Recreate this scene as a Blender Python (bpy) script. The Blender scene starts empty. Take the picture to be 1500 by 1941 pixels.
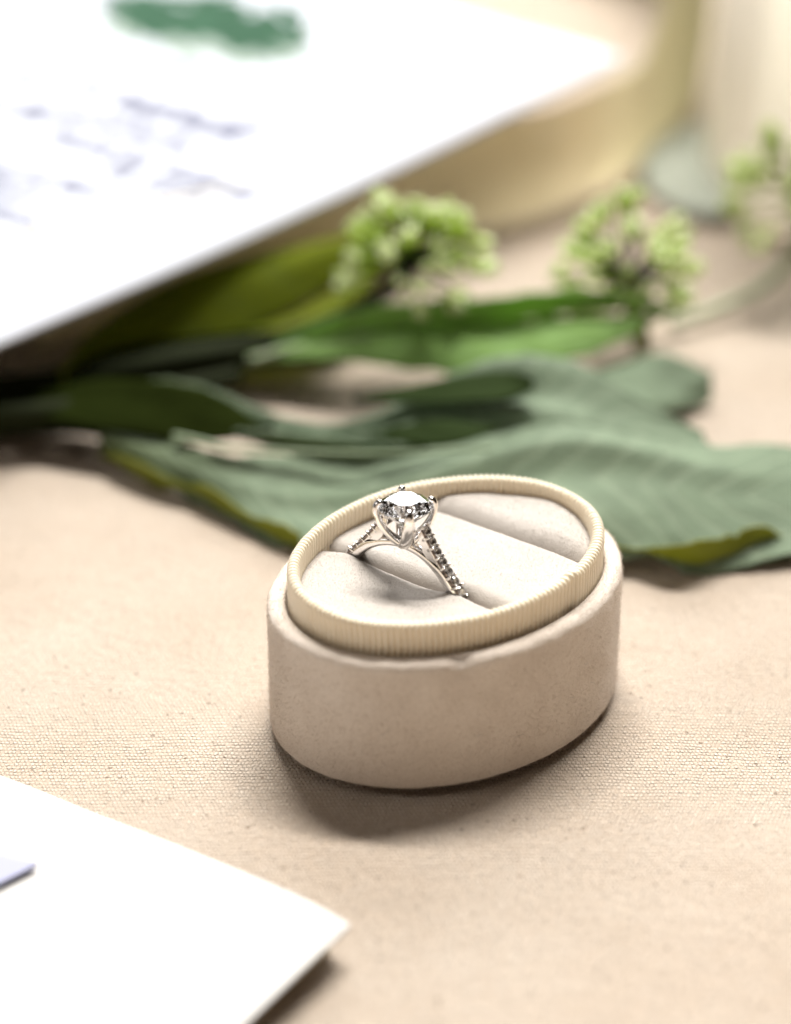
import bpy, bmesh, math, random
from mathutils import Vector, Matrix, noise
random.seed(7)
PI = math.pi
sc = bpy.context.scene
COL = sc.collection
sc.unit_settings.system = 'METRIC'
sc.unit_settings.scale_length = 0.01          # one Blender unit is one centimetre

# ------------------------------------------------------------------ camera
F_PX = 5000.0; PITCH = math.radians(28.5); CAM_H = 17.6
cd = bpy.data.cameras.new('camera'); cam = bpy.data.objects.new('camera', cd); COL.objects.link(cam)
cam.location = (0, 0, CAM_H); cam.rotation_euler = (PI/2 - PITCH, 0, 0)
cd.sensor_fit = 'HORIZONTAL'; cd.sensor_width = 24; cd.lens = F_PX/1500*24
cd.clip_start = 0.5; cd.clip_end = 1000
cd.dof.use_dof = True; cd.dof.focus_distance = 31.5; cd.dof.aperture_fstop = cd.lens*1e-3/(2*0.60)
cd.dof.aperture_blades = 9
sc.camera = cam

# ------------------------------------------------------------------ light
w = bpy.data.worlds.new('World'); sc.world = w; w.use_nodes = True
bg = w.node_tree.nodes['Background']
bg.inputs['Color'].default_value = (1.0, 0.66, 0.42, 1); bg.inputs['Strength'].default_value = 0.025
def area(name, loc, target, sx, sy, power, color):
    ld = bpy.data.lights.new(name, 'AREA'); ld.shape = 'RECTANGLE'; ld.size = sx; ld.size_y = sy
    ld.energy = power; ld.color = color
    o = bpy.data.objects.new(name, ld); COL.objects.link(o); o.location = loc
    o.rotation_euler = (Vector(target) - Vector(loc)).to_track_quat('-Z', 'Y').to_euler()
    return o
area('high_window', (22, 133, 207), (0.6, 31, 1), 140, 20, 1290000, (1.0, 0.972, 0.93))
area('low_window', (7, 205, 104), (0.6, 31, 1), 168, 92, 470000, (1.0, 0.985, 0.97))
area('side_light', (-95, 12, 60), (0.6, 31, 1), 30, 42, 16000, (1.0, 0.97, 0.94))  # added for diamond sparkle; the box's light left rim suggests a side window
area('room_fill', (-12, -80, 20), (0.6, 31, 1), 150, 36, 12000, (1.0, 0.82, 0.66))
area('overhead_sparkle', (-15, 0, 150), (0.6, 31, 1), 80, 60, 17000, (1.0, 0.93, 0.85))  # unseen overhead lamp, added to brighten the diamond's dark facets
sc.view_settings.view_transform = 'Standard'; sc.view_settings.look = 'None'
sc.view_settings.exposure = 0.0; sc.view_settings.gamma = 1
cy = sc.cycles
cy.use_denoising = True; cy.max_bounces = 14; cy.transmission_bounces = 14; cy.glossy_bounces = 6
cy.diffuse_bounces = 4; cy.caustics_refractive = True; cy.caustics_reflective = False
cy.use_adaptive_sampling = False
cy.sample_clamp_indirect = 8

# ------------------------------------------------------------------ helpers
SP, CP = math.sin(PITCH), math.cos(PITCH)
def at(px, py, z=0.0):
    """photograph point -> place on the horizontal level z"""
    a = (px-750)/F_PX; b = -(py-970.5)/F_PX
    d = Vector((a, CP + b*SP, -SP + b*CP))
    t = (z-CAM_H)/d.z
    return Vector((d.x*t, d.y*t, z))

def tag(o, label=None, cat=None, group=None, kind=None):
    if label: o['label'] = label
    if cat: o['category'] = cat
    if group: o['group'] = group
    if kind: o['kind'] = kind
    return o
def empty(name, loc=(0, 0, 0), rz=0):
    o = bpy.data.objects.new(name, None); COL.objects.link(o); o.location = loc; o.rotation_euler = (0, 0, rz)
    o.empty_display_size = .5
    return o
def mk(name, verts, faces, m, parent=None, smooth=True):
    me = bpy.data.meshes.new(name); me.from_pydata([tuple(v) for v in verts], [], faces)
    me.update()
    if smooth: me.polygons.foreach_set('use_smooth', [True]*len(me.polygons))
    if m: me.materials.append(m)
    o = bpy.data.objects.new(name, me); COL.objects.link(o)
    if parent: o.parent = parent
    return o
def mkbm(name, bm, m, parent=None, smooth=True):
    me = bpy.data.meshes.new(name); bm.to_mesh(me); bm.free()
    if smooth: me.polygons.foreach_set('use_smooth', [True]*len(me.polygons))
    if m: me.materials.append(m)
    o = bpy.data.objects.new(name, me); COL.objects.link(o)
    if parent: o.parent = parent
    return o
def catmull(P, n):
    P = [Vector(p) for p in P]; Q = [P[0]*2-P[1]] + P + [P[-1]*2-P[-2]]
    out = []
    N = len(P)-1
    for i in range(n+1):
        t = i/n*N; k = min(int(t), N-1); f = t-k
        a, b, c, d = Q[k], Q[k+1], Q[k+2], Q[k+3]
        out.append(.5*((2*b)+(c-a)*f+(2*a-5*b+4*c-d)*f*f+(3*b-a-3*c+d)*f**3))
    return out
def tube_data(path, radii, seg=10, cap=True, V=None, F=None, flat=1.0):
    V = [] if V is None else V; F = [] if F is None else F
    base = len(V); n = len(path)
    nrm = None
    for i, p in enumerate(path):
        t = (path[min(i+1, n-1)] - path[max(i-1, 0)]).normalized()
        if nrm is None:
            nrm = t.orthogonal().normalized()
        nrm = (nrm - t*nrm.dot(t)).normalized(); bn = t.cross(nrm)
        r = radii[i] if isinstance(radii, (list, tuple)) else radii
        for k in range(seg):
            a = 2*PI*k/seg
            V.append(p + nrm*math.cos(a)*r + bn*math.sin(a)*r*flat)
    for i in range(n-1):
        for k in range(seg):
            k2 = (k+1) % seg
            F.append((base+i*seg+k, base+i*seg+k2, base+(i+1)*seg+k2, base+(i+1)*seg+k))
    if cap:
        F.append(tuple(base+k for k in reversed(range(seg))))
        F.append(tuple(base+(n-1)*seg+k for k in range(seg)))
    return V, F
def tube(name, pts, r0, r1, m, parent=None, n=30, seg=10):
    path = catmull(pts, n); rad = [r0+(r1-r0)*i/n for i in range(n+1)]
    V, F = tube_data(path, rad, seg)
    return mk(name, V, F, m, parent)

# ------------------------------------------------------------------ materials
class NT:
    def __init__(s, name):
        s.m = bpy.data.materials.new(name); s.m.use_nodes = True; s.t = s.m.node_tree
        s.p = s.t.nodes['Principled BSDF']; s.out = s.t.nodes['Material Output']
        s.co = s.t.nodes.new('ShaderNodeTexCoord')
    def n(s, ty, **k):
        x = s.t.nodes.new(ty)
        for a, b in k.items(): setattr(x, a, b)
        return x
    def l(s, a, b): s.t.links.new(a, b)
    def inp(s, node, key, v):
        if hasattr(v, 'is_linked') or isinstance(v, bpy.types.NodeSocket): s.l(v, node.inputs[key])
        else: node.inputs[key].default_value = v
    def noise(s, scale, detail=4, rough=.55, dist=0, vec=None):
        x = s.n('ShaderNodeTexNoise'); s.l(vec or s.co.outputs['Object'], x.inputs['Vector'])
        x.inputs['Scale'].default_value = scale; x.inputs['Detail'].default_value = detail
        x.inputs['Roughness'].default_value = rough; x.inputs['Distortion'].default_value = dist
        return x.outputs['Fac']
    def math(s, op, a, b=0.0, c=0.0):
        x = s.n('ShaderNodeMath', operation=op); s.inp(x, 0, a); s.inp(x, 1, b)
        if op in ('MULTIPLY_ADD', 'COMPARE', 'WRAP', 'SMOOTH_MAX'): s.inp(x, 2, c)
        return x.outputs[0]
    def ramp(s, fac, stops):
        x = s.n('ShaderNodeValToRGB'); s.l(fac, x.inputs['Fac']); e = x.color_ramp.elements
        while len(e) < len(stops): e.new(.5)
        for q, (p, c) in zip(e, stops):
            q.position = p; q.color = (*c, 1) if len(c) == 3 else c
        return x.outputs['Color']
    def mix(s, fac, a, b, mode='MIX'):
        x = s.n('ShaderNodeMix', data_type='RGBA', blend_type=mode)
        s.inp(x, 0, fac)
        for i, v in ((6, a), (7, b)):
            if isinstance(v, (tuple, list)): x.inputs[i].default_value = (*v[:3], 1)
            else: s.l(v, x.inputs[i])
        return x.outputs[2]
    def bump(s, h, strength, dist, prev=None):
        x = s.n('ShaderNodeBump'); s.l(h, x.inputs['Height']); x.inputs['Strength'].default_value = strength
        x.inputs['Distance'].default_value = dist
        if prev: s.l(prev, x.inputs['Normal'])
        return x.outputs['Normal']
    def set(s, **k):
        for a, v in k.items():
            key = {'col': 'Base Color', 'rough': 'Roughness', 'metal': 'Metallic', 'spec': 'Specular IOR Level',
                   'nrm': 'Normal', 'sheen': 'Sheen Weight', 'sheenr': 'Sheen Roughness', 'trans': 'Transmission Weight', 'ior': 'IOR',
                   'sheent': 'Sheen Tint'}[a]
            if isinstance(v, tuple): v = (*v[:3], 1)
            s.inp(s.p, key, v)
        return s
    def translucent(s, fac, col):
        tr = s.n('ShaderNodeBsdfTranslucent')
        if isinstance(col, tuple): tr.inputs['Color'].default_value = (*col, 1)
        else: s.l(col, tr.inputs['Color'])
        mx = s.n('ShaderNodeMixShader'); mx.inputs[0].default_value = fac
        s.l(s.p.outputs[0], mx.inputs[1]); s.l(tr.outputs[0], mx.inputs[2]); s.l(mx.outputs[0], s.out.inputs['Surface'])
        return s

def mat_canvas():
    s = NT('canvas_cloth'); p = 0.050
    wob = s.n('ShaderNodeTexNoise'); s.l(s.co.outputs['Object'], wob.inputs['Vector'])
    wob.inputs['Scale'].default_value = 2.6; wob.inputs['Detail'].default_value = 6; wob.inputs['Roughness'].default_value = .62
    sub = s.n('ShaderNodeVectorMath', operation='SUBTRACT'); s.l(wob.outputs['Color'], sub.inputs[0]); sub.inputs[1].default_value = (.5, .5, .5)
    scl = s.n('ShaderNodeVectorMath', operation='SCALE'); s.l(sub.outputs[0], scl.inputs[0]); scl.inputs['Scale'].default_value = .10
    add = s.n('ShaderNodeVectorMath', operation='ADD'); s.l(s.co.outputs['Object'], add.inputs[0]); s.l(scl.outputs[0], add.inputs[1])
    sep = s.n('ShaderNodeSeparateXYZ'); s.l(add.outputs[0], sep.inputs[0])
    q = .066
    row = s.math('FLOOR', s.math('DIVIDE', sep.outputs[1], q))
    xs = s.math('ADD', s.math('DIVIDE', sep.outputs[0], p), s.math('MULTIPLY', row, .5))
    ax = s.math('POWER', s.math('ABSOLUTE', s.math('SINE', s.math('MULTIPLY', xs, PI))), .6)
    ay = s.math('POWER', s.math('ABSOLUTE', s.math('SINE', s.math('MULTIPLY', sep.outputs[1], PI/q))), .6)
    cid = s.n('ShaderNodeCombineXYZ'); s.l(s.math('FLOOR', xs), cid.inputs[0]); s.l(row, cid.inputs[1])
    wn = s.n('ShaderNodeTexWhiteNoise'); s.l(cid.outputs[0], wn.inputs['Vector'])
    weave = s.math('MULTIPLY', s.math('MULTIPLY', ax, ay), s.math('ADD', .45, s.math('MULTIPLY', wn.outputs['Value'], .55)))
    slub = s.noise(9, 6, .7); fine = s.noise(48, 3, .6); big = s.noise(.35, 4, .6); mid = s.noise(2.4, 5, .65)
    h = s.math('ADD', s.math('MULTIPLY', weave, .8), s.math('ADD', s.math('MULTIPLY', slub, 1.3), s.math('MULTIPLY', fine, .9)))
    b = s.bump(h, 1.0, .046)
    b = s.bump(mid, .5, .06, b)
    c = s.ramp(big, [(.3, (.74, .625, .51)), (.7, (.85, .745, .63))])
    c = s.mix(s.math('MULTIPLY', s.math('SUBTRACT', 1.0, weave), .50), c, (.36, .24, .14))
    # dark seed flecks of unbleached cotton, gathered in loose patches
    v = s.n('ShaderNodeTexVoronoi'); s.l(s.co.outputs['Object'], v.inputs['Vector']); v.inputs['Scale'].default_value = 6.5
    v.inputs['Randomness'].default_value = 1
    rnd = s.n('ShaderNodeSeparateColor'); s.l(v.outputs['Color'], rnd.inputs[0])
    fl = s.math('MULTIPLY', s.math('LESS_THAN', v.outputs['Distance'], s.math('MULTIPLY', rnd.outputs[0], .18)), s.math('GREATER_THAN', s.noise(1.1, 3), .47))
    c = s.mix(s.math('MULTIPLY', fl, .62), c, (.16, .09, .045))
    c = s.mix(s.math('MULTIPLY', s.math('GREATER_THAN', s.noise(30, 2, .5),   .66), .20), c, (.24, .15, .08))
    s.set(col=c, rough=.92, spec=.15, nrm=b, sheen=.15, sheenr=.5)
    return s.m

def mat_velvet(name, c1, c2, dark, amt=.5):
    s = NT(name)
    st = s.n('ShaderNodeMapping'); s.l(s.co.outputs['Object'], st.inputs['Vector'])
    st.inputs['Rotation'].default_value = (.4, .5, .3); st.inputs['Scale'].default_value = (1, 2.6, 1.2)
    n1 = s.noise(1.3, 5, .6); n2 = s.noise(24, 5, .75, vec=st.outputs[0]); n3 = s.noise(70, 2, .6)
    c = s.ramp(n1, [(.35, c1), (.65, c2)])
    f = s.ramp(n2, [(.30, (1, 1, 1)), (.50, (0, 0, 0))])
    sepc = s.n('ShaderNodeSeparateColor'); s.l(f, sepc.inputs[0])
    c = s.mix(s.math('MULTIPLY', sepc.outputs[0], amt), c, dark)
    h = s.math('ADD', n2, s.math('MULTIPLY', n3, .8))
    s.set(col=c, rough=.95, spec=.1, nrm=s.bump(h, .6, .018), sheen=.45, sheenr=.45)
    s.p.inputs['Sheen Tint'].default_value = (1, .96, .92, 1)
    return s.m

def mat_simple(name, col, rough=.6, metal=0, spec=.4, bumpsc=None, bumpst=.2, var=.0, varscale=4):
    s = NT(name); c = col
    if var:
        c = s.mix(s.noise(varscale, 4), tuple(x*(1-var) for x in col), tuple(min(1, x*(1+var)) for x in col))
    s.set(col=c, rough=rough, metal=float(metal), spec=spec)
    if bumpsc: s.set(nrm=s.bump(s.noise(bumpsc, 4), bumpst, .01))
    return s.m

def mat_leaf(name, top, under, tr, vein, rough=.55, veinscale=1.0, trf=.3, spec=.35, base=None):
    """leaf skin: side veins run off the 'UVMap' midrib coordinate, paler than the blade"""
    s = NT(name)
    uv = s.n('ShaderNodeUVMap'); uv.uv_map = 'UVMap'
    sp = s.n('ShaderNodeSeparateXYZ'); s.l(uv.outputs[0], sp.inputs[0])
    av = s.math('ABSOLUTE', s.math('SUBTRACT', sp.outputs[1], .5))
    ph = s.math('ADD', s.math('MULTIPLY', s.math('SUBTRACT', sp.outputs[0], s.math('MULTIPLY', av, .25)), 60*veinscale), s.math('MULTIPLY', s.noise(.7, 3), 4))
    vein1 = s.math('POWER', s.math('ABSOLUTE', s.math('SINE', ph)), 14.0)
    n = s.noise(2.2, 6, .65); nf = s.noise(16, 4, .6)
    c = s.mix(n, tuple(x*.66 for x in top), tuple(min(1, x*1.32) for x in top))
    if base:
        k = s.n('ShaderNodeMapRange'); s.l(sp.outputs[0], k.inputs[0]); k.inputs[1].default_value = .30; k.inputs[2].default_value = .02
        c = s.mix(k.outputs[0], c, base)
    c = s.mix(s.math('MULTIPLY', vein1, .45), c, vein)
    geo = s.n('ShaderNodeNewGeometry')
    c = s.mix(geo.outputs['Backfacing'], c, under)
    h = s.math('ADD', s.math('MULTIPLY', vein1, -.6), s.math('ADD', nf, s.math('MULTIPLY', n, 1.5)))
    s.set(col=c, rough=rough, spec=spec, nrm=s.bump(h, .35, .05))
    s.translucent(trf, tr)
    return s.m

M = {}
M['cloth'] = mat_canvas()
M['velvet'] = mat_velvet('greige_velvet', (.74, .65, .56), (.82, .735, .645), (.50, .40, .31), .55)
M['pad'] = mat_velvet('ivory_velvet', (.52, .475, .43), (.56, .515, .47), (.45, .39, .34), .18)
M['ribbon'] = None
def mat_ribbon():
    s = NT('cream_grosgrain'); n = s.noise(3, 3); f = s.noise(60, 3, .6)
    c = s.mix(n, (.93, .84, .66), (.96, .89, .74))
    s.set(col=c, rough=.4, spec=.5, nrm=s.bump(f, .25, .01), sheen=.2)
    return s.translucent(.12, (.85, .62, .32)).m
M['ribbon'] = mat_ribbon()
M['foot'] = mat_simple('brown_board', (.05, .03, .02), .9, var=.3)
def mat_metal():
    s = NT('white_gold'); n = s.noise(14, 3)
    s.set(col=(.87, .84, .815), metal=1.0, rough=s.math('ADD', .10, s.math('MULTIPLY', n, .10)), nrm=s.bump(s.noise(22, 2), .06, .01))
    return s.m
M['metal'] = mat_metal()
M['metal_dark'] = mat_simple('seat_shade_metal', (.30, .24, .21), .35, metal=1)
def mat_diamond():
    s = NT('diamond'); s.set(col=(.99, .99, 1.0), rough=0.0, trans=1.0, ior=2.42); return s.m
M['diamond'] = mat_diamond()
def mat_paper(name, col, var=.02):
    s = NT(name); n = s.noise(1.2, 4); f = s.noise(25, 5, .6)
    c = s.mix(n, tuple(x*(1-var) for x in col), col)
    s.set(col=c, rough=1.0, spec=.0, nrm=s.bump(f, .12, .01))
    return s.m
M['paper_up'] = mat_paper('bright_white_cardstock', (.57, .59, .645))
M['paper_low'] = mat_paper('soft_white_cardstock', (.56, .548, .53))
M['paper_under'] = mat_paper('cream_envelope_paper', (.80, .72, .56))
M['paper_lilac'] = mat_paper('pale_lilac_card', (.36, .37, .49))
M['ink'] = mat_simple('blue_grey_ink', (.22, .23, .29), 1.0, spec=0)
M['ink_green'] = mat_simple('green_ink', (.045, .095, .062), 1.0, spec=0, var=.5, varscale=3)
M['ink_sage'] = mat_simple('sage_ink', (.33, .39, .35), 1.0, spec=0, var=.4, varscale=3)
M['sage'] = mat_leaf('sage_leaf_skin', (.17, .225, .145), (.13, .16, .025), (.17, .25, .05), (.27, .33, .225), rough=.7, trf=.2, spec=.2, base=(.055, .075, .018))  # base: the card's shade painted into the leaf's left end as dark olive
M['green'] = mat_leaf('bright_green_leaf_skin', (.27, .44, .13), (.18, .31, .06), (.28, .50, .05), (.3, .46, .2), rough=.7, spec=.15, trf=.35, veinscale=.5)
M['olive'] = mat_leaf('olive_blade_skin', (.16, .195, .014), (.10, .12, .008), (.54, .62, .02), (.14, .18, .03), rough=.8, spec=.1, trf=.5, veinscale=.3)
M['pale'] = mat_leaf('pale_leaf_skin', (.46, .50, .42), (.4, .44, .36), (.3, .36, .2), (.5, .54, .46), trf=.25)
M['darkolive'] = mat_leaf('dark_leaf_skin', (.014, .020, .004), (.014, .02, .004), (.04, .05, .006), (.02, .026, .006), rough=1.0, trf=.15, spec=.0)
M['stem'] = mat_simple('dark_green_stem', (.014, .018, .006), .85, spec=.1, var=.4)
M['under'] = mat_leaf('leaf_underside_skin', (.17, .185, .02), (.17, .185, .02), (.40, .42, .03), (.22, .25, .04), trf=.32)
M['midvein'] = mat_simple('leaf_midvein', (.20, .26, .15), .6, var=.3)
M['stem_pale'] = mat_simple('grey_green_stem', (.30, .36, .22), .6, var=.3)
def mat_bud():
    s = NT('flower_bud_skin'); sp = s.n('ShaderNodeSeparateXYZ'); s.l(s.co.outputs['Object'], sp.inputs[0])
    k = s.math('ADD', s.math('MULTIPLY', sp.outputs[2], 2.6), s.math('MULTIPLY', s.noise(6, 3), .5))
    c = s.ramp(k, [(.12, (.26, .38, .04)), (.50, (.52, .62, .14)), (.88, (.90, .92, .66))])
    s.set(col=c, rough=.5, spec=.35, nrm=s.bump(s.noise(12, 4), .3, .03)); s.translucent(.42, (.62, .80, .10)); return s.m
M['bud'] = mat_bud()
def mat_silk():
    s = NT('champagne_silk'); n = s.noise(.22, 3, .5); st = s.noise(2.5, 4)
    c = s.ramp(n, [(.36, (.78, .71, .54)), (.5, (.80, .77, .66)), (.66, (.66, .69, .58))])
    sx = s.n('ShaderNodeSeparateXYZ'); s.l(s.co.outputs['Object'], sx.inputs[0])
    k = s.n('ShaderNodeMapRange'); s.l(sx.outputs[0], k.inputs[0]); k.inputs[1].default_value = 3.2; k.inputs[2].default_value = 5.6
    c = s.mix(k.outputs[0], c, (.56, .55, .41))  # shade of the ribbon's turn painted in as olive towards the right
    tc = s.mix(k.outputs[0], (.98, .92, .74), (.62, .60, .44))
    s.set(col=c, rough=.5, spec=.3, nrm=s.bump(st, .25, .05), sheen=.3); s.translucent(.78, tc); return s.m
M['silk'] = mat_silk()
def mat_whitesilk():
    s = NT('ivory_silk'); st = s.noise(1.5, 4)
    s.set(col=(.90, .88, .84), rough=.5, spec=.4, nrm=s.bump(st, .3, .08)); s.translucent(.6, (.95, .93, .86)); return s.m
M['ivory'] = mat_whitesilk()

# ------------------------------------------------------------------ table surface
def cloth():
    V = []; F = []; nx, ny = 220, 260
    xs = [-1+2*i/nx for i in range(nx+1)]; ys = [j/ny for j in range(ny+1)]
    for b in ys:
        y = -20 + 190*b**1.25
        for a in xs:
            x = 95*math.copysign(abs(a)**1.5, a)
            z = .10*noise.noise(Vector((x*.13, y*.13, 3))) + .035*noise.noise(Vector((x*.5, y*.42, 8)))
            d = math.hypot(x-BC.x, y-BC.y)
            k = max(0, min(1, (d-2.0)/5))
            V.append((x, y, (z-.03)*k))
    W = nx+1
    for j in range(ny):
        for i in range(nx): F.append((j*W+i, j*W+i+1, (j+1)*W+i+1, (j+1)*W+i))
    tag(mk('tablecloth', V, F, M['cloth']), 'cream unbleached canvas cloth under everything in the picture', None, kind='structure')

# ------------------------------------------------------------------ ring box
COLLAR_Z = 2.19; TOP_Z = 1.81; PAD_Z = 1.93
RA, RB, PHI = 2.10, 1.59, math.radians(43)
BC = at(848, 1035, COLLAR_Z); BC.z = 0
cloth()
def ell(a, b, th, off):
    x, y = a*math.cos(th), b*math.sin(th)
    n = Vector((x/a/a, y/b/b)).normalized()
    return x+n.x*off, y+n.y*off
def arc_angles(a, b, n):
    K = 7200; s = [0]; 
    for i in range(K):
        t0, t1 = 2*PI*i/K, 2*PI*(i+1)/K
        s.append(s[-1]+math.hypot(a*(math.cos(t1)-math.cos(t0)), b*(math.sin(t1)-math.sin(t0))))
    out = []; j = 0
    for i in range(n):
        q = s[-1]*i/n
        while s[j+1] < q: j += 1
        out.append(2*PI*(j+(q-s[j])/(s[j+1]-s[j]))/K)
    return out
def oval(name, prof, n, m, parent, disp=None, closed=False, smooth=True):
    """prof: (offset, z) from the ribbon's oval outwards"""
    T = arc_angles(RA, RB, n); V = []; F = []; P = len(prof)
    for i, th in enumerate(T):
        for j, (o, z) in enumerate(prof):
            if disp: o, z = disp(i, th, j, o, z)
            x, y = ell(RA, RB, th, o); V.append((x, y, z))
    for i in range(n):
        i2 = (i+1) % n
        for j in range(P-1+(1 if closed else 0)):
            j2 = (j+1) % P
            F.append((i*P+j, i2*P+j, i2*P+j2, i*P+j2))
    return mk(name, V, F, m, parent, smooth)
def arc2(cx, cz, r, a0, a1, n):
    return [(cx+r*math.cos(math.radians(a0+(a1-a0)*i/n)), cz+r*math.sin(math.radians(a0+(a1-a0)*i/n))) for i in range(n+1)]

box = empty('ring_box', BC, PHI)
tag(box, 'open oval velvet ring box with cream ribbed ribbon rim holding the diamond ring', 'ring box')
OO = .27                                             # wall of the outer shell outside the ribbon
prof = [(-.1, .11), (OO-.12, .11)] + arc2(OO-.07, .17, .06, -90, 0, 5) + [(OO-.012, .165+(TOP_Z-.315)*k/14) for k in range(1, 14)]
prof += arc2(OO-.13, TOP_Z-.12, .12, 0, 90, 8) + [(.11, TOP_Z+.0)] + arc2(.10, TOP_Z-.05, .05, 90, 180, 4) + [(.045, 1.2)]
def dshell(i, th, j, o, z):
    p = Vector((math.cos(th)*2, math.sin(th)*2, z))
    k = .010*noise.noise(p*2.2) + .005*noise.noise(p*7) + .003*noise.noise(p*22)
    if z > 1.6: k += .010*noise.noise(p*5+Vector((4, 2, 1)))
    # small scuff pressed into the rounded front edge
    dth = (math.degrees(th)-SCUFF+180) % 360-180
    g = math.exp(-(dth/3.2)**2)
    if z > TOP_Z-.16 and o > .12: z -= .04*g; k -= .03*g
    return (o+k*(1 if o > .05 else 0), z + (k*.8 if z > TOP_Z-.1 else 0))
_l = (at(868, 1243, TOP_Z)-BC); _l.rotate(Matrix.Rotation(-PHI, 3, 'Z'))
SCUFF = math.degrees(math.atan2(_l.y/RB, _l.x/RA))
shell = oval('outer_shell', prof, 420, M['velvet'], box, dshell)
foot = oval('foot', [(-2.0*.7, .002), (OO-.30, .002), (OO-.28, .02), (OO-.28, .112)], 160, M['foot'], box)

# ribbed ribbon rim -------------------------------------------------
NR = 164; SUB = 12
tr = .045
rp = [(.0, 1.45), (.0, 1.6)] + [(0.0, 1.66+.06*k) for k in range(8)]
rp = [(.0, 1.4), (.0, 1.62), (.0, 1.74), (.0, 1.86), (.0, 1.98), (.002, 2.08)] + arc2(-.052, COLLAR_Z-.06, .058, 0, 180, 12) + [(-.112, 2.02), (-.112, 1.9), (-.112, 1.75), (-.112, 1.5)]
_s = (at(1058, 1092, COLLAR_Z-.05)-BC); _s.rotate(Matrix.Rotation(-PHI, 3, 'Z'))
SEAM = math.degrees(math.atan2(_s.y/RB, _s.x/RA)) % 360
def drib(i, th, j, o, z):
    r = i/SUB; k = int(r)
    rnd = noise.noise(Vector((k*3.7, 1.3, 2.2)))
    ph = 2*PI*r
    # cords lean a little where they roll over the top edge
    lean = max(0, z-2.02)*9
    a = .046*(abs(math.cos((ph+lean)/2))**.6-.6)*(1+.25*rnd)
    d = (math.degrees(th)-SEAM) % 360
    d2 = (d+1.5) % 360; lk = min(1, d2/3)*(1-d2/70) if d2 < 70 else 0; lap = (.03 if o > -.05 else .012)*lk
    edge = .028*math.exp(-((d if d < 180 else d-360)/2.4)**2)
    w = .012*noise.noise(Vector((math.cos(th)*2.5, math.sin(th)*2.5, 5)))
    n_o = 1 if o > -.052 else -1
    if z > COLLAR_Z-.06:                                # rounded edge: push along the round
        q = math.atan2(z-(COLLAR_Z-.06), o+.052)
        return (o+a*math.cos(q)+lap, z+a*math.sin(q)+w+.4*lap+edge)
    return (o+a*n_o+(lap if n_o > 0 else 0), z+(w if z > 1.8 else 0))
rim = oval('ribbon_rim', rp, NR*SUB, M['ribbon'], box, drib)

# velvet pads -------------------------------------------------------
SL = math.radians(-36.5)
su = Vector((math.cos(SL), math.sin(SL), 0)); sv = Vector((-math.sin(SL), math.cos(SL), 0))
RC = at(768.5, 1086, PAD_Z)
def box_local(p):
    q = p-BC; q.rotate(Matrix.Rotation(-PHI, 3, 'Z')); return q
def v_of(p): return (p-BC).dot(sv)
V_RING = v_of(at(768.5, 1086, PAD_Z-.0))
V_BACK = v_of(at(945, 1012, PAD_Z-.03))
u_ring = (RC-BC).dot(su)
def inside_span(v):
    """u limits of the oval at this v"""
    best = []
    N = 720; pts = []
    for i in range(N):
        x, y = ell(RA, RB, 2*PI*i/N, -.09)
        p = Vector((x, y, 0)); p.rotate(Matrix.Rotation(PHI, 3, 'Z'))
        pts.append((p.dot(su), p.dot(sv)))
    us = []
    for i in range(N):
        (u0, v0), (u1, v1) = pts[i], pts[(i+1) % N]
        if (v0-v)*(v1-v) <= 0 and v0 != v1: us.append(u0+(u1-u0)*(v-v0)/(v1-v0))
    return (min(us), max(us)) if len(us) > 1 else None
vs = []
for i in range(720):
    x, y = ell(RA, RB, 2*PI*i/720, -.09); p = Vector((x, y, 0)); p.rotate(Matrix.Rotation(PHI, 3, 'Z')); vs.append(p.dot(sv))
VMIN, VMAX = min(vs), max(vs)
def pad(v0, v1, seed, lift, r0, r1, label):
    nv, nu = 70, 130; V = []; F = []; eps = .004
    a, b = max(v0, VMIN+eps), min(v1, VMAX-eps)
    for j in range(nv+1):
        t = j/nv; t = .5-.5*math.cos(PI*t)
        v = a+(b-a)*t; sp = inside_span(v)
        for i in range(nu+1):
            q = i/nu; u = sp[0]+(sp[1]-sp[0])*q
            z = PAD_Z+lift
            for (edge, dd, r) in ((v0, v-v0, r0), (v1, v1-v, r1)):
                if r and dd < r: z -= r*1.05*(1-math.sqrt(max(0, 1-(1-dd/r)**2)))
            # pillow settles a little towards the rim, and is pinched beside the ring's shank
            eu = min(u-sp[0], sp[1]-u); z -= .06*math.exp(-eu/.18)
            for su_, am in ((-.78, .05), (.78, .05)):
                z += am*math.exp(-((u-u_ring-su_)/.22)**2-((v-V_RING)/.22)**2)
            z -= .07*math.exp(-((u-u_ring-.25)/.55)**2-((v-V_RING+.28)/.26)**2)
            z += .018*noise.noise(Vector((u*1.3, v*1.6, seed))) + .006*noise.noise(Vector((u*4, v*4, seed))) + .0025*noise.noise(Vector((u*14, v*14, seed)))
            p = su*u+sv*v; p.rotate(Matrix.Rotation(-PHI, 3, 'Z'))
            V.append((p.x, p.y, z))
    W = nu+1
    for j in range(nv):
        for i in range(nu): F.append((j*W+i, j*W+i+1, (j+1)*W+i+1, (j+1)*W+i))
    o = mk('pad', V, F, M['pad'], box); o['label'] = label
    return o
pads = [pad(-9, V_RING-.02, 1.0, .015, 0, .14, 'front velvet pad that the ring leans over'),
        pad(V_RING+.02, V_BACK-.01, 5.0, .045, .20, .12, 'middle velvet pad between the two slots'),
        pad(V_BACK+.01, 9, 9.0, .10, .32, 0, 'rear velvet pad')]
# floor of the two slots
T = [ell(RA, RB, 2*PI*i/90, -.05) for i in range(90)]
mk('slot_floor', [(x, y, 1.3) for x, y in T], [tuple(range(90))], M['pad'], box, False)

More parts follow.
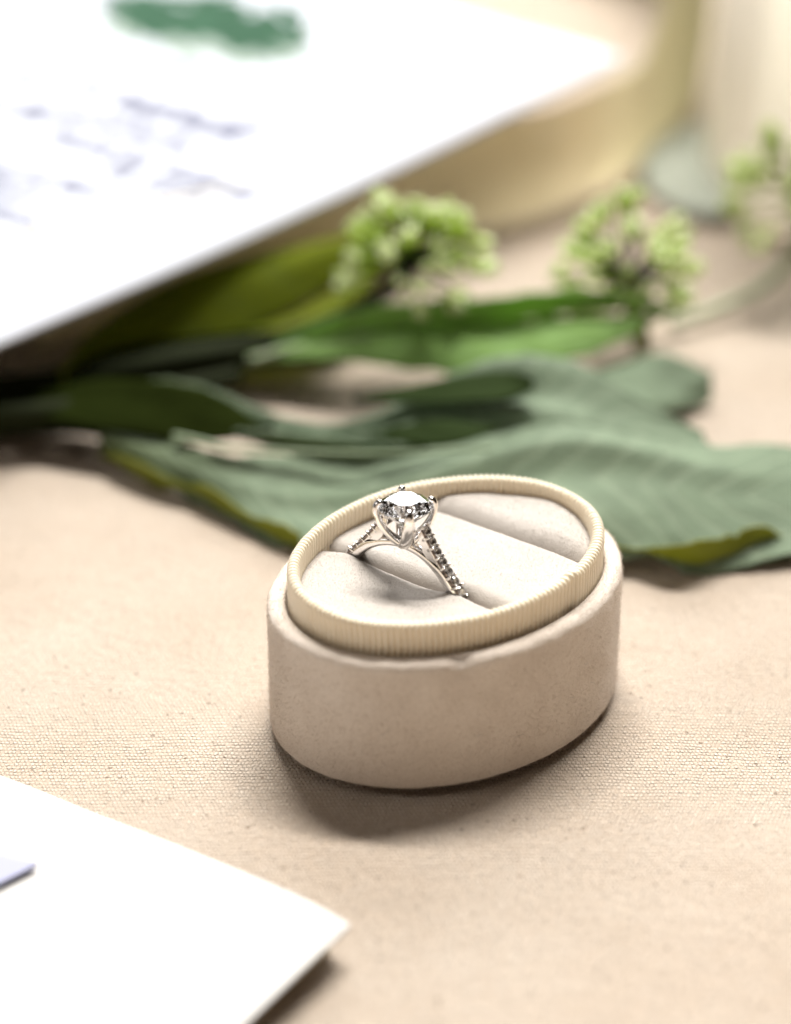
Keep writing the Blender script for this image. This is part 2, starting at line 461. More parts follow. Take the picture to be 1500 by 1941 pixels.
# nap: short fibres that soften the velvet's outline
def nap(name, src, count, ln, m, zmin=-1, spread=.8):
    me = src.data; V = []; F = []
    polys = [p for p in me.polygons if p.center.z > zmin]
    ar = []; s = 0
    for p in polys: s += p.area; ar.append(s)
    import bisect
    rnd = random.Random(5)
    for _ in range(count):
        p = polys[min(len(polys)-1, bisect.bisect(ar, rnd.random()*s))]
        vs_ = [me.vertices[k].co for k in p.vertices]
        a, b = rnd.random(), rnd.random()
        c = vs_[0].lerp(vs_[1], a).lerp(vs_[3].lerp(vs_[2], a), b) if len(vs_) == 4 else p.center
        n = p.normal
        d = (n + Vector((rnd.gauss(0, 1), rnd.gauss(0, 1), rnd.gauss(0, 1)))*spread).normalized()
        if d.dot(n) < .15: d = (d+n*.6).normalized()
        L = ln*(.5+rnd.random()); side = d.cross(Vector((rnd.gauss(0, 1), rnd.gauss(0, 1), rnd.gauss(0, 1)))).normalized()*.0016
        k = len(V)
        bend = Vector((rnd.gauss(0, 1), rnd.gauss(0, 1), rnd.gauss(0, 1)))*L*.2
        V += [c-n*.002-side, c-n*.002+side, c+d*L*.55+bend+side*.7, c+d*L*.55+bend-side*.7, c+d*L+bend*1.6]
        F += [(k, k+1, k+2, k+3), (k+3, k+2, k+4)]
    o = mk(name, V, F, m, box, False); o['kind'] = 'stuff'; return o
nap('shell_nap', shell, 95000, .026, M['velvet'], .05)
for q in pads: nap('pad_nap', q, 15000, .012, M['pad'])
def lint():
    rnd = random.Random(12); V = []; F = []
    for k in range(34):
        th = rnd.uniform(0, 2*PI); z = rnd.uniform(.3, TOP_Z-.05); x, y = ell(RA, RB, th, OO+.012)
        p = Vector((x, y, z)); d = Vector((rnd.gauss(0, 1), rnd.gauss(0, 1), rnd.gauss(0, 1))).normalized()
        n = Vector((x/RA/RA, y/RB/RB, 0)).normalized(); d = (d-n*d.dot(n)).normalized(); e = d.cross(n)
        L = rnd.uniform(.08, .24); c = rnd.uniform(-1.8, 1.8); pts = []
        for i in range(9):
            t = i/8; pts.append(p+d*L*math.sin(c*t+.01)/(abs(c)+.3)*1.2+e*L*(1-math.cos(c*t))/(abs(c)+.3)+n*.02*math.sin(PI*t))
        V, F = tube_data(pts, .0022, 4, False, V, F)
    o = mk('lint', V, F, M['pad'], box); o['kind'] = 'stuff'
lint()

# ------------------------------------------------------------------ the ring
ring = empty('diamond_ring', RC, math.radians(-37.5))
tag(ring, 'white gold solitaire diamond ring with pave shoulders standing in the box slot', 'ring')
RI, ZC = .78, -.43
def band():
    V = []; F = []; n = 220; secs = 16
    for i in range(n):
        th = 2*PI*i/n; s_ = math.sin(th)
        top = max(0, min(1, (s_-.82)/.14)); ro = .915-(.04)*top; wd = .082-.022*top
        for k in range(secs):
            a = 2*PI*k/secs; c, d = math.cos(a), math.sin(a)
            e = 4.0; rr = 1/((abs(c)**e+abs(d)**e)**(1/e))
            r = (RI+ro)/2+(ro-RI)/2*c*rr; y = wd*d*rr
            V.append((r*math.cos(th), y, ZC+r*math.sin(th)))
    for i in range(n):
        i2 = (i+1) % n
        for k in range(secs):
            k2 = (k+1) % secs; F.append((i*secs+k, i*secs+k2, i2*secs+k2, i2*secs+k))
    return mk('band', V, F, M['metal'], ring)
band()
def brilliant(name, R, m, parent, loc=(0, 0, 0), rot=None, share=None, girdle=.05):
    if share: o = share.copy(); COL.objects.link(o)
    else:
        bm = bmesh.new()
        def add(r, a, z): bm.verts.new((r*R*math.cos(a), r*R*math.sin(a), z*R))
        for k in range(8):
            a = k*PI/4
            add(.57, a, .29+girdle/2); add(.80, a+PI/8, .674*(1-.924*.80)+girdle/2)
            add(.24, a+PI/8, -.87*(1-.924*.24)-girdle/2)
        for k in range(16):
            a = k*PI/8; add(1, a, girdle/2); add(1, a, -girdle/2)
        add(0, 0, -.87-girdle/2)
        bmesh.ops.convex_hull(bm, input=bm.verts)
        bmesh.ops.dissolve_limit(bm, angle_limit=math.radians(.6), verts=bm.verts, edges=bm.edges)
        o = mkbm(name, bm, m, None, False)
    o.parent = parent; o.location = loc
    if rot: o.rotation_euler = rot
    return o
brilliant('center_diamond', .325, M['diamond'], ring, (0, 0, .905), (0, 0, .2))
# four tulip prongs
def prong(ang):
    pr = [(.275, .975), (.315, .975), (.348, .93), (.352, .86), (.325, .76), (.265, .64), (.17, .52), (.075, .435), (.03, .40)]
    pts = [Vector((r*math.cos(ang), r*math.sin(ang), z)) for r, z in pr]
    path = catmull(pts, 40)
    rad = []
    for i in range(41):
        t = i/40
        rad.append(.034+.012*min(1, t/.08) + .020*max(0, (t-.35)/.65))
    rad[0] = .020
    V = []; F = []; sd = Vector((-math.sin(ang), math.cos(ang), 0)); sg = 14
    for i, p in enumerate(path):
        t = (path[min(i+1, 40)]-path[max(i-1, 0)]).normalized(); nn = sd.cross(t).normalized()
        wide = 1.0+.55*max(0, min(1, (i/40-.15)/.4))
        for k in range(sg):
            a = 2*PI*k/sg; V.append(p+sd*math.cos(a)*rad[i]*wide+nn*math.sin(a)*rad[i]*.85)
    for i in range(40):
        for k in range(sg):
            k2 = (k+1) % sg; F.append((i*sg+k, i*sg+k2, (i+1)*sg+k2, (i+1)*sg+k))
    F.append(tuple(range(sg))); F.append(tuple(40*sg+k for k in reversed(range(sg))))
    mk('prong', V, F, M['metal'], ring)
for k in range(4): prong(PI/4+k*PI/2)
# lower cup where the prongs meet the bridge
V = []; F = []; N = 32; cp = [(.0, .38), (.07, .385), (.085, .42), (.10, .47), (.075, .48), (.0, .45)]
for r, z in cp:
    for k in range(N): V.append((r*math.cos(2*PI*k/N), r*math.sin(2*PI*k/N)*.8, z))
for j in range(len(cp)-1):
    for k in range(N): F.append((j*N+k, j*N+(k+1) % N, (j+1)*N+(k+1) % N, (j+1)*N+k))
mk('head_base', V, F, M['metal'], ring)
pd = None
def shoulder(sx):
    global pd
    A = Vector((.868, -.14)); Am = Vector((.795, .04)); B = Vector((.262, .73))
    outer = [A, Am] + [Am.lerp(B, t)+Vector((.6, .45))*(-.035*math.sin(PI*t)) for t in (.2, .4, .6, .8)] + [B]
    inner = [Vector((.215, .71)), Vector((.225, .60)), Vector((.30, .42)), Vector((.40, .29)), Vector((.52, .20)), Vector((.66, .06)), Vector((.78, -.14))]
    poly = outer+inner
    bm = bmesh.new(); hw = .066
    f = [bm.verts.new((p.x*sx, -hw, p.y)) for p in poly]; g = [bm.verts.new((p.x*sx, hw, p.y)) for p in poly]
    n = len(poly)
    bm.faces.new(f); bm.faces.new(list(reversed(g)))
    for i in range(n): bm.faces.new((f[i], g[i], g[(i+1) % n], f[(i+1) % n]))
    bmesh.ops.recalc_face_normals(bm, faces=bm.faces)
    bmesh.ops.bevel(bm, geom=list(bm.edges), offset=.012, segments=3, affect='EDGES', profile=.5)
    bmesh.ops.triangulate(bm, faces=[q for q in bm.faces if len(q.verts) > 4])
    sh = mkbm('shoulder', bm, M['metal'], ring, True)
    for p_ in sh.data.polygons:
        p_.use_smooth = p_.area < .004
    # stones sit in a row on the shoulder's outer edge
    path = [Vector((p.x*sx, 0, p.y)) for p in outer]; fine = catmull(path, 200)
    L = [0]
    for i in range(200): L.append(L[-1]+(fine[i+1]-fine[i]).length)
    def pos(s):
        j = min(range(201), key=lambda q: abs(L[q]-s)); j = max(1, min(199, j))
        t = (fine[j+1]-fine[j-1]).normalized(); return fine[j], t
    pitch = .135; n_s = int((L[-1]-.09)/pitch); V = []; F = []; V2 = []; F2 = []
    for k in range(n_s+1):
        s = L[-1]-.085-k*pitch
        if s < .02: break
        p, t = pos(s); nn = Vector((-t.z, 0, t.x));
        if nn.z < 0: nn = -nn
        rot = nn.to_track_quat('Z', 'Y').to_euler()
        o = brilliant('pave_diamond', .063, M['diamond'], ring, p+nn*.034, rot, pd); pd = pd or o
        # seat round the stone, its groove's shade put into a darker metal
        path_ = [p+nn*.012+(t*math.cos(a)+Vector((0, 1, 0))*math.sin(a))*.058 for a in [2*PI*q/20 for q in range(21)]]
        V2, F2 = tube_data(path_, .013, 6, False, V2, F2)
        # shared claws stand between neighbouring stones on both edges
        for q in (-1, 1):
            c = p+t*pitch/2*1.0+Vector((0, q*.058, 0))
            pa = [c-nn*.045, c+nn*.0, c+nn*.038, c+nn*.062]
            V, F = tube_data(pa, [.021, .02, .021, .008], 8, True, V, F)
    c = mk('claw', V, F, M['metal'], ring); c['kind'] = 'stuff'
    c = mk('stone_seat_shade', V2, F2, M['metal_dark'], ring); c['kind'] = 'stuff'
shoulder(1); shoulder(-1)

# ------------------------------------------------------------------ sheets between two drawn edges
def sheet(name, top, bot, m, parent=None, ns=90, nt=26, wave=None, edge=0.0, thick=.02, freq=5, seed=0, smooth_pts=True):
    """top / bot: lists of (px, py, z); the surface spans them; wave(s, t) adds height in cm"""
    A = catmull([at(*p) for p in top], ns); B = catmull([at(*p) for p in bot], ns)
    V = []; F = []; UV = []
    for i in range(ns+1):
        s = i/ns
        for j in range(nt+1):
            t = j/nt; p = A[i].lerp(B[i], t)
            if edge:
                e = edge*noise.noise(Vector((s*freq*4, 0 if t < .5 else 7, seed)))+edge*.5*noise.noise(Vector((s*freq*13, 2 if t < .5 else 9, seed)))
                k = abs(2*t-1)**3
                p = p + (A[i]-B[i]).normalized()*e*k*(1 if t < .5 else -1)
            if wave: p = p+Vector((0, 0, wave(s, t)))
            V.append(p); UV.append((s, t))
    W = nt+1
    for i in range(ns):
        for j in range(nt): F.append((i*W+j, i*W+j+1, (i+1)*W+j+1, (i+1)*W+j))
    o = mk(name, V, F, m, parent)
    uv = o.data.uv_layers.new(name='UVMap')
    for lp in o.data.loops: uv.data[lp.index].uv = UV[lp.vertex_index]
    # faces up
    nz = sum(p.normal.z*p.area for p in o.data.polygons)
    if nz < 0: o.data.flip_normals()
    if thick:
        md = o.modifiers.new('thickness', 'SOLIDIFY'); md.thickness = thick; md.offset = -1
    return o
def ripple(n, amp, seed=0, sag=0):
    def f(s, t):
        return amp*math.sin(s*n+t*2.2+seed)*(.35+abs(2*t-1)) + amp*.7*noise.noise(Vector((s*n*.8, t*2.5, seed))) - sag*math.sin(PI*t)
    return f

# ------------------------------------------------------------------ invitation card (upper left)
inv = empty('invitation_card', at(500, 250, 2.2))
tag(inv, 'large white invitation card with green heading lying raised over the greenery', 'card')
def toparent(o, par):
    bpy.context.view_layer.update(); o.parent = par; o.matrix_parent_inverse = Matrix.Translation(-Vector(par.location))
ZR, ZL = 2.4, 1.7
Pr = at(1182, 108, ZR)
e1 = (at(-60, 676, ZL)-Pr); Lw = e1.length; e1.normalize()
e2 = (at(800, 4, ZR+.15)-Pr); e2 = (e2 - e1*e2.dot(e1)*0); e2.normalize()
def card_pt(a, b, dz=0):            # a along the near edge, b along the far edge
    p = Pr+e1*a+e2*b
    sag = -.25*math.sin(PI*min(1, a/Lw))*(1-min(1, b/8))*.6
    return p+Vector((0, 0, sag+dz))
NA, NB = 60, 50; V = []; F = []
LA, LB = Lw+6, 26
for i in range(NA+1):
    for j in range(NB+1): V.append(card_pt(LA*i/NA, LB*j/NB))
for i in range(NA):
    for j in range(NB): F.append((i*(NB+1)+j, i*(NB+1)+j+1, (i+1)*(NB+1)+j+1, (i+1)*(NB+1)+j))
sheet_o = mk('card_sheet', V, F, M['paper_up'], None)
if sum(p.normal.z for p in sheet_o.data.polygons) < 0: sheet_o.data.flip_normals()
md = sheet_o.modifiers.new('t', 'SOLIDIFY'); md.thickness = .07; md.offset = -1
toparent(sheet_o, inv)
def card_uv(px, py):
    """solve for card coordinates of a photograph point"""
    z = 2.2
    for _ in range(12):
        p = at(px, py, z)-Pr
        det = e1.x*e2.y-e1.y*e2.x
        a = (p.x*e2.y-p.y*e2.x)/det; b = (e1.x*p.y-e1.y*p.x)/det
        z = card_pt(a, b).z
    return a, b
def print_strokes(name, m, strokes, wdt, parent):
    V = []; F = []
    for st in strokes:
        for i in range(len(st)-1):
            (a0, b0), (a1, b1) = st[i], st[i+1]
            dx, dy = a1-a0, b1-b0; L = math.hypot(dx, dy) or 1; nx, ny = -dy/L*wdt/2, dx/L*wdt/2
            k = len(V)
            for a, b in ((a0-nx, b0-ny), (a1-nx, b1-ny), (a1+nx, b1+ny), (a0+nx, b0+ny)): V.append(card_pt(a, b, .008))
            F.append((k, k+1, k+2, k+3))
    o = mk(name, V, F, m, None, False); toparent(o, parent); return o
rnd = random.Random(3)
def line_strokes(p0, p1, h):
    """a line of loose handwriting loops, too soft to be read"""
    a0, b0 = card_uv(*p0); a1, b1 = card_uv(*p1)
    L = math.hypot(a1-a0, b1-b0); ux, uy = (a1-a0)/L, (b1-b0)/L
    nx, ny = -uy, ux
    if nx > 0 and abs(nx) > abs(ny): nx, ny = -nx, -ny
    out = []; x = 0
    while x < L:
        wl = rnd.uniform(.6, 1.5); st = []
        n = int(wl/.05)
        amp = h*rnd.uniform(.8, 1.2)
        for i in range(n):
            t = i/n; xx = x+wl*t+.07*math.sin(i*1.1); yy = amp*(.5+.5*math.sin(i*1.1+1))*(.8+.2*math.sin(i*.37+x))
            st.append((a0+ux*xx+nx*yy, b0+uy*xx+ny*yy))
        out.append(st); x += wl+rnd.uniform(.12, .2)
    return out
rows = [((120, 168), (420, 245), .42), ((70, 262), (410, 368), .45), ((160, 100), (500, 180), .30), ((-60, 318), (140, 372), .42), ((-60, 400), (40, 430), .40), ((-80, 110), (40, 160), .3), ((-60, 200), (40, 228), .3), ((100, 215), (330, 290), .35), ((-60, 352), (60, 392), .35), ((200, 205), (440, 275), .32), ((30, 205), (250, 262), .32), ((180, 330), (380, 392), .3)]
for p0, p1, h in rows:
    for word in line_strokes(p0, p1, h*1.25): print_strokes('handwritten_word', M['ink'], [word], .28, inv)
# green botanical heading: overlapping printed leaves
def leafprint(cx, cy, ang, L, W):
    a, b = card_uv(cx, cy); pts = []
    for i in range(12):
        t = 2*PI*i/12; x = L*math.cos(t); y = W*math.sin(t)*(1-.3*math.cos(t)); pts.append((a+x*math.cos(ang)-y*math.sin(ang), b+x*math.sin(ang)+y*math.cos(ang)))
    return pts
for (m, nn, nm) in ((M['ink_green'], 90, 'printed_leaf_garland'), (M['ink_sage'], 60, 'printed_sage_garland')):
    V = []; F = []
    for k in range(nn):
        t = rnd.random(); px = 225+330*t; py = 14+48*t+rnd.gauss(0, 24)*(1-abs(2*t-1)*.5)
        if m is M['ink_sage']: py += 34
        ps = leafprint(px, py, rnd.uniform(0, 6.3), rnd.uniform(.4, .8), rnd.uniform(.14, .26))
        b0 = len(V)
        for a, b in ps: V.append(card_pt(a, b, .010+.002*k/nn-(.004 if m is M['ink_sage'] else 0)))
        F.append(tuple(range(b0, b0+12)))
    o = mk(nm, V, F, m, None, False); toparent(o, inv)

# ------------------------------------------------------------------ cards at the lower left
low = empty('lower_card', at(200, 1800, .1))
tag(low, 'blank white card with a curling corner in the near left of the picture', 'card')
def curl(s, t): return 0.0
lo = sheet('card_sheet', [(-260, 1385, .12), (0, 1470, .12), (170, 1538, .14), (340, 1604, .18), (520, 1678, .28), (600, 1716, .35), (664, 1753, .42)],
      [(-900, 2250, .12), (-500, 2350, .12), (-200, 2400, .14), (0, 2400, .2), (130, 2350, .24), (200, 2250, .28), (290, 2100, .32)],
      M['paper_low'], None, 70, 30, None, thick=.035)
toparent(lo, low)
low2 = empty('under_card', at(300, 1850, .02))
tag(low2, 'cream envelope mostly hidden beneath the curling white card', 'envelope')
lo2 = sheet('envelope_sheet', [(-300, 1420, .035), (0, 1530, .035), (300, 1650, .035), (500, 1736, .04), (628, 1800, .06)],
      [(-900, 2300, .035), (-300, 2380, .035), (0, 2350, .035), (100, 2280, .04), (200, 2150, .05)], M['paper_under'], None, 50, 16, thick=.03)
toparent(lo2, low2)
lil = empty('lilac_card', at(0, 1640, .2))
tag(lil, 'pale lilac card whose tip lies on the white card at the left edge', 'card')
lc = sheet('card_sheet', [(-260, 1512, .21), (-100, 1570, .21), (0, 1606, .21), (70, 1637, .23)], [(-400, 1850, .21), (-260, 1800, .21), (-130, 1738, .21), (69, 1638, .23)], M['paper_lilac'], None, 20, 8, thick=.05)
toparent(lc, lil)

# ------------------------------------------------------------------ greenery
def sprig(name, loc, label, cat, group=None):
    return tag(empty(name, loc), label, cat, group)
# large sage leaf behind the ring box, built of three rumpled lobes and a midrib
sg = sprig('sage_leaf', at(100, 790, .3), 'large rumpled grey-green leaf with wavy edges lying behind the ring box', 'leaf')
def w_front(s, t):
    z = .22*math.sin(s*9+2.5*t)*(.2+t) + .14*noise.noise(Vector((s*4.5, t*2, 1.2))) + .012*noise.noise(Vector((s*30, t*9, 2.2)))
    z += .38*math.exp(-((t-.42-.12*math.sin(s*6))/.11)**2)*math.exp(-((s-.62)/.22)**2)
    z -= .30*math.exp(-((t-1)/.10)**2)*(.5+.5*math.sin(s*37))*.6
    return z
def w_back(s, t):
    z = .22*math.sin(s*9+3*t+1) * (.4+.6*abs(2*t-1)) + .12*noise.noise(Vector((s*4.5, t*2, 7.2))) + .012*noise.noise(Vector((s*30, t*9, 4.2)))
    z -= 1.15*math.exp(-((t-.30)/.15)**2)*math.exp(-((s-.50)/.16)**2)
    z -= .85*math.exp(-((t-.80)/.13)**2)*math.exp(-((s-.50)/.16)**2)
    return z
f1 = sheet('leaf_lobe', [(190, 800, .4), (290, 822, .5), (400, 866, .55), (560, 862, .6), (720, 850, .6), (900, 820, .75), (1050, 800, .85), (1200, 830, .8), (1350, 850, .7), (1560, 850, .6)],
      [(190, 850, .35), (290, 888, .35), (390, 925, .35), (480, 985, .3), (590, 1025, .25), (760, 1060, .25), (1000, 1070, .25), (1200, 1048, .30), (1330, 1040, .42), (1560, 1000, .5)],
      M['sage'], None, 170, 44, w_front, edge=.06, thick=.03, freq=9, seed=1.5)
f2 = sheet('leaf_lobe', [(200, 770, .5), (290, 740, .7), (400, 742, .8), (560, 775, .8), (700, 758, .9), (830, 716, 1.0), (950, 694, 1.1), (1060, 702, 1.1), (1170, 738, 1.0), (1335, 800, .8)],
      [(200, 790, .4), (290, 795, .6), (400, 808, .7), (540, 838, .7), (700, 858, .6), (850, 840, .6), (1000, 838, .75), (1120, 850, .8), (1230, 860, .7), (1345, 850, .6)],
      M['sage'], None, 150, 40, w_back, edge=.05, thick=.03, freq=8, seed=4.5)
f3 = sheet('leaf_lobe', [(980, 720, .6), (1080, 690, .5), (1180, 680, .5), (1260, 690, .5), (1350, 712, .4)],
      [(980, 800, .5), (1080, 800, .4), (1180, 800, .4), (1260, 775, .3), (1352, 738, .3)],
      M['sage'], None, 60, 20, ripple(6, .12, 3), edge=.06, thick=.03, seed=6)
# near-black blades added to paint the shade of the upper lobe's two hollows
M['shade'] = mat_leaf('hollow_shade_skin', (.022, .036, .010), (.03, .04, .008), (.06, .08, .01), (.03, .05, .015), rough=.9, spec=.05, trf=.15)
f6 = sheet('shade_blade', [(670, 752, .95), (760, 728, 1.1), (860, 708, 1.2), (950, 706, 1.25), (1010, 722, 1.3)],
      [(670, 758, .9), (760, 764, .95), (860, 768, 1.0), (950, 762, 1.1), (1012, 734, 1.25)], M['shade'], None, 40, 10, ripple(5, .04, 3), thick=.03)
f7 = sheet('shade_blade', [(700, 822, .95), (780, 806, 1.0), (860, 798, 1.05), (950, 800, 1.1)],
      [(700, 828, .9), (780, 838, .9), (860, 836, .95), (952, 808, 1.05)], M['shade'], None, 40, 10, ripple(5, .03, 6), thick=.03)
# turned-down front rim of the leaf, showing its yellow-green underside
f4 = sheet('turned_edge', [(1140, 1030, .40), (1200, 1032, .42), (1290, 1038, .50), (1370, 1012, .5), (1430, 1000, .45), (1482, 1012, .3)],
      [(1140, 1052, .05), (1200, 1055, .05), (1290, 1070, .05), (1370, 1066, .05), (1430, 1050, .05), (1484, 1022, .1)], M['under'], None, 60, 12, ripple(14, .04, 2), edge=.04, thick=.03, seed=8)
f5 = sheet('turned_edge', [(190, 850, .35), (300, 895, .38), (390, 925, .38), (480, 972, .36), (570, 1015, .3)],
      [(190, 868, .05), (300, 918, .05), (390, 950, .05), (480, 1000, .05), (572, 1040, .05)], M['under'], None, 60, 12, ripple(17, .04, 5), edge=.05, thick=.03, seed=9)
mr = tube('midrib', [at(330, 826, .70), at(390, 838, .72), at(450, 850, .75), at(700, 860, .75), at(950, 850, .95), at(1250, 870, .9)], .05, .02, M['midvein'], None)
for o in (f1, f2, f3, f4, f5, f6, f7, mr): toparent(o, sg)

# long leaves of the flowering stem
fl = sprig('blade_leaf', at(200, 680, .6), 'broad olive blade leaf in shade under the white invitation card', 'leaf')
a1 = sheet('blade', [(120, 720, .6), (170, 640, .8), (300, 552, 1.0), (450, 492, 1.3), (600, 455, 1.4), (735, 425, 1.5)],
      [(120, 740, .5), (200, 692, .5), (350, 655, .6), (480, 612, .7), (620, 540, 1.0), (735, 470, 1.3)], M['olive'], None, 70, 20, ripple(3, .06, 1, -.25), thick=.03)
toparent(a1, fl)
fb = sprig('blade_leaf', at(350, 680, .4), 'narrow dark olive leaf lying between the broad blade and the bright green leaf', 'leaf')
a2 = sheet('blade', [(300, 700, .4), (420, 640, .6), (560, 590, .7), (660, 540, .9), (740, 480, 1.2)],
      [(300, 712, .4), (420, 680, .4), (540, 668, .5), (640, 622, .6), (742, 500, 1.1)], M['olive'], None, 50, 14, ripple(3, .08, 4, -.15), thick=.03)
toparent(a2, fb)
gl = sprig('folded_leaf', at(600, 660, .5), 'long bright green folded leaf pointing right beneath the flower heads', 'leaf')
g1 = sheet('blade', [(520, 660, .7), (640, 600, 1.2), (780, 566, 1.5), (930, 556, 1.6), (1080, 540, 1.6), (1200, 556, 1.4), (1282, 588, 1.1)],
      [(520, 668, .6), (640, 640, .8), (780, 628, .9), (930, 616, .95), (1080, 600, 1.0), (1200, 594, 1.0), (1284, 590, 1.0)], M['green'], None, 80, 14, ripple(5, .05, 2), edge=.05, thick=.025, seed=2)
g2 = sheet('blade', [(470, 676, .6), (640, 642, .85), (780, 630, .95), (930, 618, 1.0), (1080, 602, 1.05), (1200, 595, 1.05), (1284, 590, 1.0)],
      [(470, 690, .5), (640, 692, .6), (780, 700, .65), (930, 704, .68), (1080, 672, .8), (1200, 632, .9), (1284, 592, 1.0)], M['green'], None, 80, 16, ripple(6, .05, 5, -.1), edge=.05, thick=.025, seed=3)
g3 = tube('midrib', [at(470, 683, .6), at(640, 641, .86), at(930, 617, 1.0), at(1282, 590, 1.02)], .06, .015, M['stem_pale'], None)
for o in (g1, g2, g3): toparent(o, gl)

# a small bud on its stalk; every bud of a head is a copy
def bud_mesh():
    V = []; F = []; pr = [(.018, -.30), (.022, -.08), (.05, -.02), (.095, .05), (.115, .14), (.10, .24), (.085, .30), (.10, .345), (.06, .335), (.02, .29)]
    seg = 15
    for j, (r, z) in enumerate(pr):
        for k in range(seg):
            a = 2*PI*k/seg; lob = 1+(.22*math.cos(5*a) if z > .02 else 0)*min(1, max(0, z)/.3)
            V.append((r*lob*math.cos(a), r*lob*math.sin(a), z+(.03*math.cos(5*a) if z > .29 else 0)))
    for j in range(len(pr)-1):
        for k in range(seg): F.append((j*seg+k, j*seg+(k+1) % seg, (j+1)*seg+(k+1) % seg, (j+1)*seg+k))
    F.append(tuple(reversed(range(seg)))); F.append(tuple((len(pr)-1)*seg+k for k in range(seg)))
    return V, F
BUD = None
def flower(label, px, py, z, R, n, stem_pts, seed, group='flower heads of green buds', stem_m='stem', spread=(1, 1, 1), sr=.11):
    global BUD
    c = at(px, py, z); root = sprig('bud_flower', at(*stem_pts[-1]) if False else c, label, 'flower', group)
    st = tube('stem', [at(*p)-c for p in stem_pts], sr, sr*.8, M[stem_m], root)
    r = random.Random(seed); base = Vector((0, 0, -R*.55))
    for k in range(n):
        # even scatter over the upper dome
        q = k//5; g = (q+.5)/(n//5); el = math.acos(1-1.4*g); az = q*2.39996+seed
        if k % 5 == 0: Rq = R*r.uniform(.78, 1.12)
        d = Vector((math.sin(el)*math.cos(az)*spread[0], math.sin(el)*math.sin(az)*spread[1], math.cos(el)*spread[2]))
        d = (d+Vector((r.gauss(0, .17), r.gauss(0, .17), r.gauss(0, .17)))).normalized()
        Rk = Rq*r.uniform(.88, 1.08); tip = base+d*Rk*1.25
        sc_ = r.uniform(.55, 1.0)*R/1.0
        dd = (d+Vector((r.gauss(0, .22), r.gauss(0, .22), r.gauss(0, .22)))).normalized()
        if BUD is None:
            V, F = bud_mesh(); o = mk('bud', V, F, M['bud'], root); BUD = o
        else:
            o = BUD.copy(); COL.objects.link(o); o.parent = root
        o.location = tip-dd*.25*sc_; o.rotation_euler = dd.to_track_quat('Z', 'Y').to_euler(); o.scale = (sc_*1.15, sc_*1.15, sc_)
    V = []; F = []
    for k in range(n//2):
        g = (k+.5)/(n//2); el = math.acos(1-1.3*g); az = k*2.4
        d = Vector((math.sin(el)*math.cos(az), math.sin(el)*math.sin(az), math.cos(el)))
        V, F = tube_data([base, base+d*R*.4, base+d*R*.9], [.04, .028, .022], 6, True, V, F)
    o = mk('stalk', V, F, M['stem'] if seed < 3 else M['under'], root); o['kind'] = 'stuff'
flower('pale green bud cluster beside the edge of the white invitation card', 780, 440, 2.3, .86, 80,
       [(780, 500, 1.6), (722, 560, 1.2), (560, 630, .8), (300, 700, .5), (-60, 770, .3)], 1, sr=.13)
flower('pale green bud cluster standing over the tip of the folded green leaf', 1190, 470, 1.7, .94, 75,
       [(1192, 520, 1.0), (1205, 580, .7), (1215, 640, .3), (1218, 668, .12)], 2, stem_m='under', spread=(1.12, 1, .95), sr=.16)
flower('green bud cluster cut off by the right edge of the picture', 1528, 318, 2.1, .92, 70,
       [(1510, 400, 1.3), (1515, 470, .8), (1450, 540, .4), (1370, 580, .25), (1270, 616, .15)], 4, stem_m='stem_pale', sr=.10)

# cut stems gathered at the left
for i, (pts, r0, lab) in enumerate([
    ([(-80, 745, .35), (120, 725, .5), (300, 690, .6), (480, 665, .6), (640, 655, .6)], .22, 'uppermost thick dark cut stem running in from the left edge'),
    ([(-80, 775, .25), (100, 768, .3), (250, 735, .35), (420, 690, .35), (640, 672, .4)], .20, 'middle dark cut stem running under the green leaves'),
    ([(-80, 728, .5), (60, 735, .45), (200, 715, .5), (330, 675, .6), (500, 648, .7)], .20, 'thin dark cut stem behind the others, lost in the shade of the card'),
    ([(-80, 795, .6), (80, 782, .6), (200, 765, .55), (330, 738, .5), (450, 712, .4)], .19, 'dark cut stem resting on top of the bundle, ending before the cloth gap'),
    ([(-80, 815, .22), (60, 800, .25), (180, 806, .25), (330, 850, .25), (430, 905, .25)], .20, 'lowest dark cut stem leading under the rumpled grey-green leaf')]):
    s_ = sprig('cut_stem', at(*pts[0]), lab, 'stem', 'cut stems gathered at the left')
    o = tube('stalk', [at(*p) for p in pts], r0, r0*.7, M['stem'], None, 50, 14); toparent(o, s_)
# dark leaves among the stems; the small one stands in for the card's shade
tk = sprig('tucked_or_shade_leaf', at(300, 720, .3), 'dark leaf tucked among the stems at the left, under the card', 'leaf')
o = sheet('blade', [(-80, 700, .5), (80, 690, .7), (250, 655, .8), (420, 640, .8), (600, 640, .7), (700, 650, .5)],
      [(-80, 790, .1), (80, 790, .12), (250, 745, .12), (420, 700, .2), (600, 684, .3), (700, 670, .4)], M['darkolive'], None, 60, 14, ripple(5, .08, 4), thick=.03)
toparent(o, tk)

tk2 = sprig('tucked_or_shade_leaf', at(200, 760, .6), 'small dark leaf added over the cut stems in place of the shadow of the card', 'leaf')
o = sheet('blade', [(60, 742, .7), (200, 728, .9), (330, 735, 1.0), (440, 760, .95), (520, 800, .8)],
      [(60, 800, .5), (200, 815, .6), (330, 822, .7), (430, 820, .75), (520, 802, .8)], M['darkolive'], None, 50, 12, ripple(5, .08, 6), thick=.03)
toparent(o, tk2)
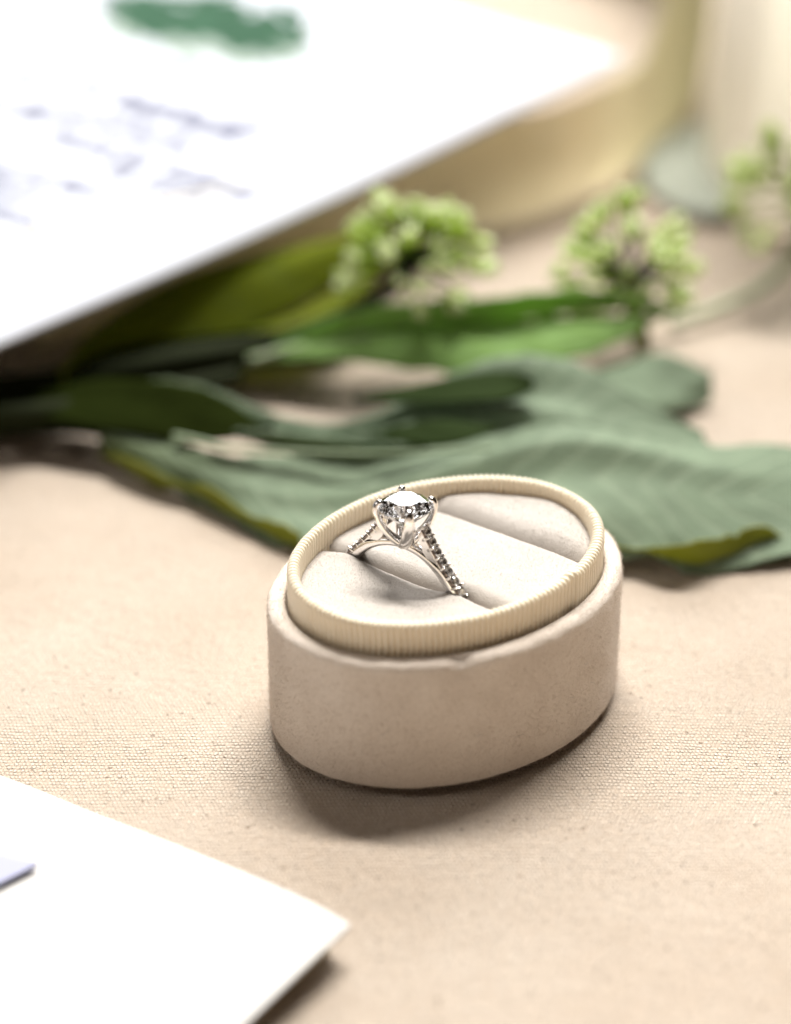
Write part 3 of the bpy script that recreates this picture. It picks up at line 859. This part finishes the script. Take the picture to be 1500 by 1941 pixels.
# ------------------------------------------------------------------ far ribbons and leaf
def standing(name, base_pts, h, m, parent, n=120, lean=0, wav=.12, seed=1, thick=.04):
    P = catmull([at(*p) for p in base_pts], n); V = []; F = []; H = 24
    for i, p in enumerate(P):
        t = (P[min(i+1, n)]-P[max(i-1, 0)]).normalized(); nn = Vector((t.y, -t.x, 0))
        for j in range(H+1):
            q = j/H; hh = h(i/n) if callable(h) else h
            V.append(p+Vector((0, 0, hh*q))+nn*(lean*q*hh+.35*math.sin(PI*q)*.6+wav*noise.noise(Vector((i/n*9, q*2, seed)))))
    for i in range(n):
        for j in range(H): F.append((i*(H+1)+j, (i+1)*(H+1)+j, (i+1)*(H+1)+j+1, i*(H+1)+j+1))
    o = mk(name, V, F, m, None); md = o.modifiers.new('t', 'SOLIDIFY'); md.thickness = thick; md.offset = 0
    toparent(o, parent); return o
rb = sprig('silk_ribbon', at(900, 430, .0), 'wide champagne silk ribbon standing in a loop behind the invitation card', 'ribbon')
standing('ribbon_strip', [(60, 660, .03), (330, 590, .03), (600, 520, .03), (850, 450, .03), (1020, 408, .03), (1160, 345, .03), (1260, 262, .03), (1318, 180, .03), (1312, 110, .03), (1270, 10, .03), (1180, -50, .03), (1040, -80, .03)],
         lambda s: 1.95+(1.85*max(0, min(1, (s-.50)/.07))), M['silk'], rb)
ir = sprig('ivory_ribbon', at(1450, 380, 0), 'ivory silk ribbon standing in folds at the far right edge', 'ribbon')
standing('ribbon_strip', [(1640, 445, .03), (1540, 440, .03), (1455, 432, .03), (1395, 410, .03), (1350, 350, .03), (1335, 250, .03), (1400, 150, .03), (1560, 120, .03)], 6.5, M['ivory'], ir, lean=.0, seed=4)
pl = sprig('pale_leaf', at(1300, 320, .2), 'pale grey-green leaf lying between the champagne and ivory ribbons', 'leaf')
o = sheet('blade', [(1215, 320, .3), (1250, 262, .45), (1300, 228, .5), (1370, 215, .5), (1420, 225, .4)],
      [(1215, 335, .2), (1265, 375, .15), (1330, 405, .15), (1400, 400, .15), (1430, 330, .3)], M['pale'], None, 40, 14, ripple(4, .1, 2), thick=.03)
toparent(o, pl)
